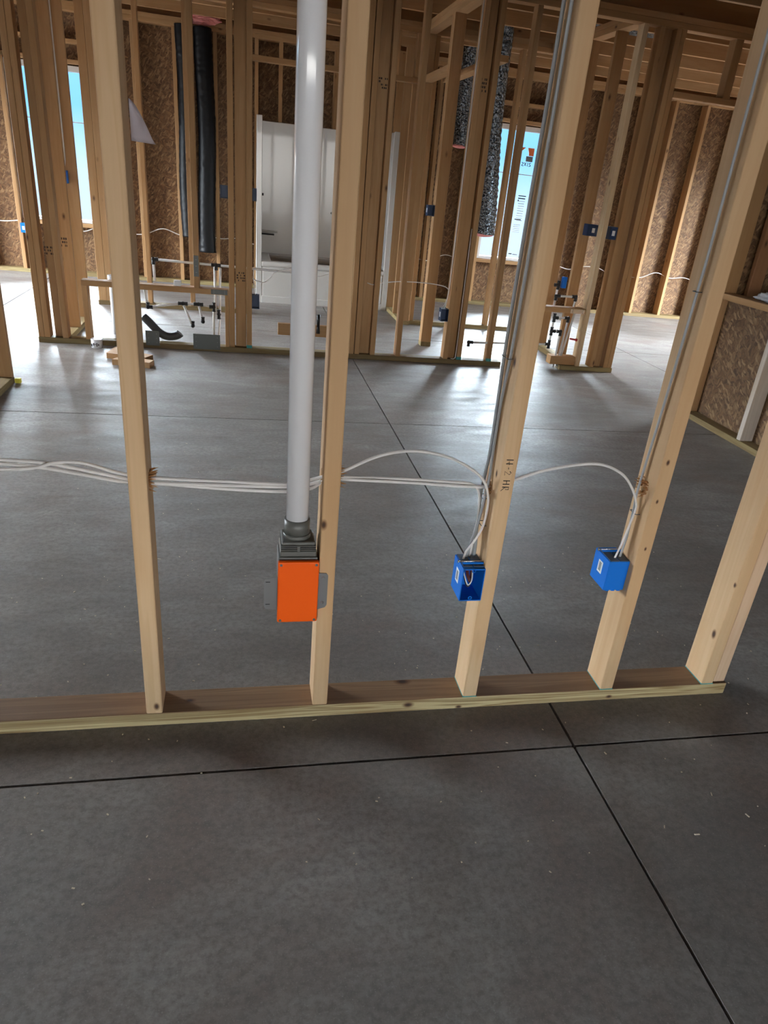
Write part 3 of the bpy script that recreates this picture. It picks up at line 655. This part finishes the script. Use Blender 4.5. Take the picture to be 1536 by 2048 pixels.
bm = bmesh.new(); bx(bm, 3.37, 7.28, 2.91, 2.925, 0, 2.46); tag(finish('wall_panel', bm, OSB_Y), 'tall strand board panel standing behind the knee wall', 'board')
stud(3.40, 2.83, 'reddish stud rising beyond the knee wall', x1=3.489, y1=2.868, z0=0, mat=lumber_mat('red_brown_spruce', 'z', (.40, .205, .095), (.30, .14, .06))); stud(3.56, 2.70, 'second stud beyond the knee wall at photo edge', x1=3.60, y1=2.79, z0=0)
bm = bmesh.new(); bmesh.ops.create_icosphere(bm, subdivisions=4, radius=1)
for v in bm.verts:
    n = noise.noise(v.co*2.4)*.35+noise.noise(v.co*6)*.15; c = v.co*(1+n); v.co = Vector((c.x*.045, c.y*.22, max(c.z, -.85)*.032+.0272))
for fc in bm.faces: fc.smooth = True
tag(finish('plastic_bag', bm, BAG, None, (3.295, 2.36, .83)), 'crumpled clear plastic wrap lying on the knee wall cap', 'plastic wrap')

# ------------------------------------------------------------------ bathtub and shower unit
tub = empty('bathtub_shower_unit', (1.06, 6.9, 0), 'white moulded bathtub and shower surround', 'bathtub')
tx, ty = tub.location.x, tub.location.y
X0, X1, Y0, Y1 = .378-tx, 1.750-tx, 6.45-ty, 7.30-ty
bm = bmesh.new()
bx(bm, X0, X0+.055, Y0, Y0+.012, 0, 1.685, bev=.004); finish('nailing_flange', bm, TUBW, tub)
bm = bmesh.new(); bx(bm, X1-.055, X1, Y0, Y0+.012, 0, 1.685, bev=.004)
finish('nailing_flange', bm, TUBW, tub)
bm = bmesh.new()
bx(bm, X0+.035, X0+.055, Y0+.01, Y1, .40, 1.68, bev=.006, seg=2); bx(bm, X1-.055, X1-.035, Y0+.01, Y1, .40, 1.68, bev=.006, seg=2)
bx(bm, X0+.05, X1-.05, Y1-.02, Y1, .40, 1.68, bev=.006, seg=2)
finish('wall_surround', bm, TUBW, tub)
bm = bmesh.new()
bx(bm, X0+.055, X1-.055, Y0, Y0+.05, .0, .36, bev=.02, seg=3); bx(bm, X0+.055, X1-.055, Y0-.012, Y0+.02, .0, .07, bev=.006, seg=2)
finish('apron', bm, TUBW, tub)
bm = bmesh.new()
bx(bm, X0+.05, X1-.05, Y0-.004, Y0+.11, .35, .405, bev=.02, seg=3); bx(bm, X0+.05, X1-.05, Y1-.10, Y1-.015, .35, .405, bev=.015, seg=3)
bx(bm, X0+.05, X0+.16, Y0+.09, Y1-.09, .35, .405, bev=.015, seg=3); bx(bm, X1-.16, X1-.05, Y0+.09, Y1-.09, .35, .405, bev=.015, seg=3)
finish('rim', bm, TUBW, tub)
bm = bmesh.new(); bx(bm, X0+.12, X1-.12, Y0+.09, Y1-.08, .05, .08, bev=.01); bx(bm, X0+.12, X0+.14, Y0+.09, Y1-.08, .05, .36); bx(bm, X1-.14, X1-.12, Y0+.09, Y1-.08, .05, .36)
bx(bm, X0+.12, X1-.12, Y1-.10, Y1-.08, .05, .36); bx(bm, X0+.12, X1-.12, Y0+.08, Y0+.1, .05, .36)
finish('basin', bm, TUBW, tub)
bm = bmesh.new()
for zz, xa, xb in ((.86, X1-.55, X1-.06), (.62, X0+.055, X0+.25)): bx(bm, xa, xb, Y1-.07, Y1-.018, zz, zz+.02, bev=.008, seg=2)
finish('soap_ledge', bm, TUBW, tub)
bm = bmesh.new(); cyl(bm, (X0+.056, Y1-.30, .62), (X0+.2, Y1-.30, .62), .009, 12); finish('dark_stub', bm, BLACK, tub)
bm = bmesh.new(); cyl(bm, (X0+.056, Y1-.35, 1.0), (X0+.085, Y1-.35, 1.0), .012, 12); finish('valve_stem', bm, BLACK, tub)

# ------------------------------------------------------------------ flexible ducts
def duct(x, y, z0, z1, r, label, mat, lean=0, end=True, bulge=.03, seed=0):
    root = empty('flexible_duct', (x, y, z0), label, 'duct'); bm = bmesh.new(); n = int((z1-z0)/.011)
    rn = random.Random(seed); seg = 28; rings = []
    for i in range(n+1):
        t = i/n; ring = []
        cxx = lean*t + .012*math.sin(t*7+seed)
        for k in range(seg):
            a = 2*math.pi*k/seg
            rr = r*(1+bulge*math.sin(i*1.35)+.05*noise.noise(Vector((math.cos(a)*2.5, math.sin(a)*2.5, i*.35+seed*9))))
            ring.append(bm.verts.new((cxx+math.cos(a)*rr, math.sin(a)*rr, t*(z1-z0))))
        rings.append(ring)
    for a, b in zip(rings, rings[1:]):
        for k in range(seg): bm.faces.new((a[k], a[(k+1) % seg], b[(k+1) % seg], b[k])).smooth = True
    bm.faces.new(rings[0][::-1]); bm.faces.new(rings[-1])
    finish('duct_jacket', bm, mat, root)
    if end:
        bm = bmesh.new(); bmesh.ops.create_icosphere(bm, subdivisions=3, radius=r*.99)
        for v in bm.verts: v.co = Vector((v.co.x, v.co.y, v.co.z*.25))*(1+.12*noise.noise(v.co*30))
        o = finish('insulation_end', bm, PINK, root, (0, 0, .002)); o['label'] = 'pink fibreglass at the open end'
    return root
duct(2.415, 5.5, .90, 2.62, .105, 'larger shiny foil duct hanging at right with pink bottom end', FOIL, lean=-.09, seed=1)
duct(2.43, 6.7, 1.64, 2.70, .09, 'smaller shiny foil duct with ragged pink end, left of larger one', FOIL, lean=-.03, seed=2)
duct(-.305, 7.29, .50, 2.40, .080, 'black jacketed duct hanging at left in the back wall bay', BLACKFOIL, seed=3, end=False, bulge=.006)
duct(-.116, 7.29, .36, 2.40, .088, 'black jacketed duct hanging at right in the back wall bay', BLACKFOIL, seed=4, end=False, bulge=.006)
bm = bmesh.new(); bmesh.ops.create_icosphere(bm, subdivisions=4, radius=1)
for v in bm.verts:
    c = v.co*(1+.3*noise.noise(v.co*4)); v.co = Vector((c.x*.17, c.y*.05, c.z*.055))
tag(finish('insulation_tuft', bm, PINK, None, (-.13, 7.30, 2.475)), 'salmon pink insulation stuffed above the black ducts', 'insulation')
bm = bmesh.new(); tube(bm, [(2.7, 5.05, 2.56), (3.0, 5.06, 2.57), (3.3, 5.05, 2.56), (3.6, 5.06, 2.57)], .075, 20)
tag(finish('flexible_duct', bm, FOIL), 'foil duct lying between two ceiling joists at upper right', 'duct')

# ------------------------------------------------------------------ boxes and cables of the farther walls
outlet_box(.3085, YA-.012, .328, .052, .075, .094, 'dark blue box on the teal-footed stud left of white pipe', -1, mat=SHADEDBLUE)
outlet_box(.982, YA-.012, .325, .056, .075, .096, 'dark blue box edge-on right of the orange-box stud', -1, mat=SHADEDBLUE)
outlet_box(1.736, YA-.012, .328, .058, .075, .092, 'blue outlet box on the corner stud right of centre', -1, mat=SHADEDBLUE)
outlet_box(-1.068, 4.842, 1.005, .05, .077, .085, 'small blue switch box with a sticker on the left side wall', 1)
outlet_box(.9835, YA-.012, 1.83, .055, .075, .085, 'dark switch box high up right of the orange-box stud', -1, mat=SHADEDBLUE)
outlet_box(2.93, 4.371, 1.02, .105, .078, .085, 'wide blue box with a sticker behind the handwritten stud', 1, mat=SHADEDBLUE)
outlet_box(3.006, YA+.01, 1.02, .057, .075, .09, 'dark blue box facing away left of the doorway cluster', 1, mat=SHADEDBLUE)
outlet_box(1.6965, 4.735, 1.035, .058, .07, .08, 'dark box inside the bathroom door area', -1, mat=SHADEDBLUE)
outlet_box(.094, YA+.01, 1.04, .05, .075, .08, 'dark box on the stud right of the black ducts', -1, mat=SHADEDBLUE)
outlet_box(.3085, YA+.02, 1.04, .03, .06, .08, 'dark box beside the bathtub flange', -1, mat=SHADEDBLUE)
outlet_box(-2.0, 7.30, .40, .055, .078, .09, 'small blue outlet box on the back wall at far left', 1)
cable('electrical_cable', [(1.028, YA+.02, TOP), (1.032, YA+.02, 1.6), (1.034, YA+.02, 1.1), (1.034, YA+.02, .7), (1.03, YA+.02, .5), (1.015, YA+.02, .42)], 'wavy pale cable running down the first stud right of the orange-box stud', .006)
cable('electrical_cable', [(1.789, YA+.02, TOP), (1.789, YA+.02, 1.3), (1.788, YA+.025, .8), (1.787, YA+.03, .55), (1.77, YA+.03, .46), (1.755, YA+.03, .415)], 'left of the two cables dropping to the corner outlet box')
cable('electrical_cable', [(1.790, YA+.04, TOP), (1.790, YA+.04, 1.3), (1.790, YA+.045, .8), (1.789, YA+.045, .55), (1.783, YA+.045, .46), (1.775, YA+.045, .415)], 'right of the two cables dropping to the corner outlet box')
cable('electrical_cable', [(1.902, YA+.02, 1.0), (1.902, YA+.02, .5), (1.901, YA+.015, .1), (1.89, YA+.01, .045), (1.86, YA+.01, .043)], 'thin white cable in the slit beside the corner studs')
cable('electrical_cable', [(1.12, YA+.06, .575), (1.19, YA+.045, .552), (1.26, YA+.045, .567), (1.40, YA+.045, .588), (1.60, YA+.045, .592), (1.74, YA+.045, .58), (1.786, YA+.045, .56)], 'thin cable strung sideways right of the centre cluster')
cable('electrical_cable', [(.31, YA+.045, .53), (.345, YA+.045, .515), (.394, YA+.045, .508), (.435, YA+.045, .54), (.475, YA+.045, .583), (.579, YA+.045, .619), (.70, YA+.045, .60), (.80, YA+.045, .58), (.856, YA+.045, .60), (1.035, YA+.045, .61)], 'looping cable strung sideways behind the white pipe')
cable('electrical_cable', [(.32, YA+.04, .60), (.32, YA+.035, .52), (.334, YA+.03, .415)], 'short cable entering the dark blue box left of white pipe')
cable('electrical_cable', [(-1.06, 4.912, TOP), (-1.058, 4.912, 1.55), (-1.045, 4.912, 1.3), (-1.035, 4.912, 1.15), (-1.05, 4.89, 1.085)], 'left of two cables on the left side wall above the switch box', .006)
cable('electrical_cable', [(-1.03, 4.912, TOP), (-1.028, 4.912, 1.55), (-1.028, 4.912, 1.3), (-1.03, 4.91, 1.15), (-1.045, 4.88, 1.085)], 'right of two cables on the left side wall above the switch box', .006)
pts = []
rn = random.Random(3); x = -2.6
while x < 6.3: pts.append((x, 7.44, .50+rn.uniform(-.05, .045))); x += .2
cable('electrical_cable', pts, 'white cable threaded through the studs along the back wall', .006)
# pieces lying on / above things
def chunk(pts, h, z, name, label, cat, mat):
    cx = sum(p[0] for p in pts)/len(pts); cy = sum(p[1] for p in pts)/len(pts)
    bm = bmesh.new(); fc = bm.faces.new([bm.verts.new((a-cx, b-cy, 0)) for a, b in pts])
    ex = bmesh.ops.extrude_face_region(bm, geom=[fc]); bmesh.ops.translate(bm, verts=[v for v in ex['geom'] if isinstance(v, bmesh.types.BMVert)], vec=(0, 0, h))
    bmesh.ops.recalc_face_normals(bm, faces=bm.faces[:]); return tag(finish(name, bm, mat, None, (cx, cy, z)), label, cat)
chunk([(-.66, 3.74), (-.40, 3.66), (-.36, 3.745), (-.50, 3.82), (-.58, 3.95), (-.63, 3.93)], .037, 0, 'wood_offcut', 'larger wood offcut on the floor behind the leftmost near stud', 'wood scrap', STUD['x'])
chunk([(-.60, 3.57), (-.36, 3.52), (-.34, 3.60), (-.56, 3.66)], .037, 0, 'wood_offcut', 'smaller wood offcut in front of the larger one', 'wood scrap', STUD['x'])
bm = bmesh.new(); cyl(bm, (0, 0, 0), (0, 0, .055), .038, 28); cyl(bm, (0, 0, .055), (0, 0, .06), .040, 28, .036)
o = tag(finish('pipe_stub', bm, PVC, None, (-.77, 4.05, 0)), 'short white pipe stub on the floor before the left plate', 'pipe')
bm = bmesh.new()
for k in range(5): bx(bm, -.03+.011*k, -.024+.011*k, -.0395, -.0355, .012+.006*(k % 3), .03+.006*(k % 2))
finish('printed_mark', bm, INK, o)
bm = bmesh.new(); cyl(bm, (0, 0, 0), (0, 0, .455), .027, 28); cyl(bm, (0, 0, .0), (0, 0, .06), .034, 28); cyl(bm, (0, 0, .42), (0, 0, .47), .034, 28)
tag(finish('drain_pipe', bm, PVC, None, (-.66, 4.24, 0)), 'white vertical drain pipe behind the leftmost near stud', 'pipe')
bm = bmesh.new(); tube(bm, [(-.47, 4.27, .19), (-.44, 4.26, .165), (-.40, 4.25, .125), (-.36, 4.25, .085), (-.31, 4.25, .062), (-.26, 4.25, .066), (-.225, 4.25, .08), (-.215, 4.25, .09)], .029, 20)
tag(finish('drain_hose', bm, simple('dark_grey_hose', (.05, .05, .05), .5)), 'curved dark grey drain bend behind the sole plate', 'pipe')
bm = bmesh.new(); bx(bm, -.135, -.085, -.025, .02, 0, .038, bev=.006, seg=2)
tag(finish('plastic_fitting', bm, STICKER, None, (-.10, 4.15, .443)), 'small white fitting lying on the low crosswise block', 'fitting')

# ------------------------------------------------------------------ water pipe groups
def pex(name, loc, label, runs, fits):
    root = empty(name, loc, label, 'water pipes'); L = Vector(loc)
    for a, b in runs:
        bm = bmesh.new(); cyl(bm, Vector(a)-L, Vector(b)-L, .0085, 12); finish('pipe_run', bm, PEXW, root)
    for c, arms in fits:
        bm = bmesh.new(); bmesh.ops.create_icosphere(bm, subdivisions=2, radius=.0155, matrix=Matrix.Translation(Vector(c)-L))
        for d in arms: cyl(bm, Vector(c)-L, Vector(c)-L+Vector(d)*.034, .0125, 12)
        for d in arms: cyl(bm, Vector(c)-L+Vector(d)*.026, Vector(c)-L+Vector(d)*.032, .0145, 12)
        finish('pipe_fitting', bm, BLACK, root)
    return root
yw = YA+.045; U, D_, Lf, Rt = (0, 0, 1), (0, 0, -1), (-1, 0, 0), (1, 0, 0)
yq = YA+.115
pex('water_pipe_run', (-.06, yw, .4), 'white water pipes with black fittings over the low crosswise block', [
    ((-.375, yq, .60), (.06, yq, .592)), ((.06, yq, .592), (.60, yq, .585)), ((-.375, yq, .60), (-.372, yq, .455)), ((.045, yq, .59), (.045, yq, .25)), ((.085, yq, .575), (.075, yq, .24)),
    ((-.43, yq, .27), (-.185, yq, .31)), ((-.185, yq, .31), (-.075, yq, .312)), ((-.075, yq, .312), (.035, yq, .30)), ((-.185, yq, .31), (-.115, yq, .14)), ((-.075, yq, .312), (-.045, yq, .18)),
    ((.035, yq, .30), (.028, yq, .02)), ((.075, yq, .24), (.062, yq, .02)), ((-.43, yq, .27), (-.45, yq, .40))],
    [((-.375, yq, .60), [Rt, D_]), ((.055, yq, .592), [Lf, Rt, D_]), ((-.185, yq, .31), [Rt, Lf]), ((-.075, yq, .312), [Rt, Lf]), ((.035, yq, .30), [Lf, U, D_]), ((-.43, yq, .27), [Rt, U]), ((-.12, yq, .155), [U]), ((-.047, yq, .19), [U]), ((.07, yq, .25), [U, D_])])
pex('water_pipe_run', (2.72, yw, .4), 'branching water pipes with black fittings right of handwritten stud', [
    ((2.675, yw, .68), (2.672, yw, .50)), ((2.675, yw, .573), (2.845, yw, .576)), ((2.845, yw, .576), (2.84, yw, .50)), ((2.694, yw, .452), (2.688, yw, .16)), ((2.694, yw, .406), (2.815, yw, .41)), ((2.815, yw, .41), (2.79, yw, .02)),
    ((2.690, yw, .30), (2.77, yw, .30)), ((2.77, yw, .30), (2.762, yw, .01)), ((2.688, yw, .195), (2.60, yw, .192)), ((2.86, yw, .45), (2.80, yw, .01)), ((2.60, yw, .192), (2.01, yw, .17))],
    [((2.678, yw, .655), [U, Lf, D_]), ((2.675, yw, .573), [Rt, D_]), ((2.845, yw, .576), [Lf, D_]), ((2.694, yw, .406), [U, D_, Rt]), ((2.815, yw, .41), [Lf, D_]), ((2.690, yw, .30), [U, D_, Rt]), ((2.77, yw, .30), [Lf, D_]), ((2.688, yw, .195), [U, D_, Lf]), ((2.005, yw, .172), [Rt, D_])])
bm = bmesh.new(); bx(bm, 2.70, 2.738, yw-.018, yw+.018, .635, .72, bev=.006, seg=2); tag(finish('valve_handle', bm, BLUE), 'blue valve block on the pipes right of handwritten stud', 'valve')
bm = bmesh.new(); cyl(bm, (2.855, yw-.02, .252), (2.905, yw-.02, .246), .007, 10); cyl(bm, (2.905, yw-.02, .246), (2.918, yw-.02, .245), .012, 12); tag(finish('valve_handle', bm, REDP), 'small red valve lever beside the doorway pipes', 'valve')
bm = bmesh.new(); cyl(bm, (0, 0, .05), (0, 0, .14), .012, 14); cyl(bm, (0, 0, 0), (0, 0, .055), .016, 14, .010)
tag(finish('pipe_stub', bm, BLACK, None, (.80, YA+.035, .17)), 'short dark pipe stub hanging before the low block', 'pipe')

# ------------------------------------------------------------------ floor litter
bm = bmesh.new(); rn = random.Random(11)
for k in range(260):
    x, y = (rn.uniform(-.7, 1.9), rn.uniform(-.55, .9)) if k < 200 else (rn.uniform(-.5, 2.4), rn.uniform(.9, 2.6))
    if -.004 < y < .093 and x < 1.64: continue
    a = rn.uniform(0, 3.14); l = rn.uniform(.0010, .0030)*(2.2 if rn.random() < .08 else 1); w = rn.uniform(.0008, .0016)
    vs = bx(bm, -l, l, -w, w, 0, .0012); mt = Matrix.Translation((x, y, .0003)) @ Matrix.Rotation(a, 4, 'Z')
    for v in vs: v.co = mt @ v.co
o = tag(finish('sawdust_chips', bm, CHIPM), 'scattered pale wood chips and sawdust on the concrete', 'sawdust'); o['kind'] = 'stuff'
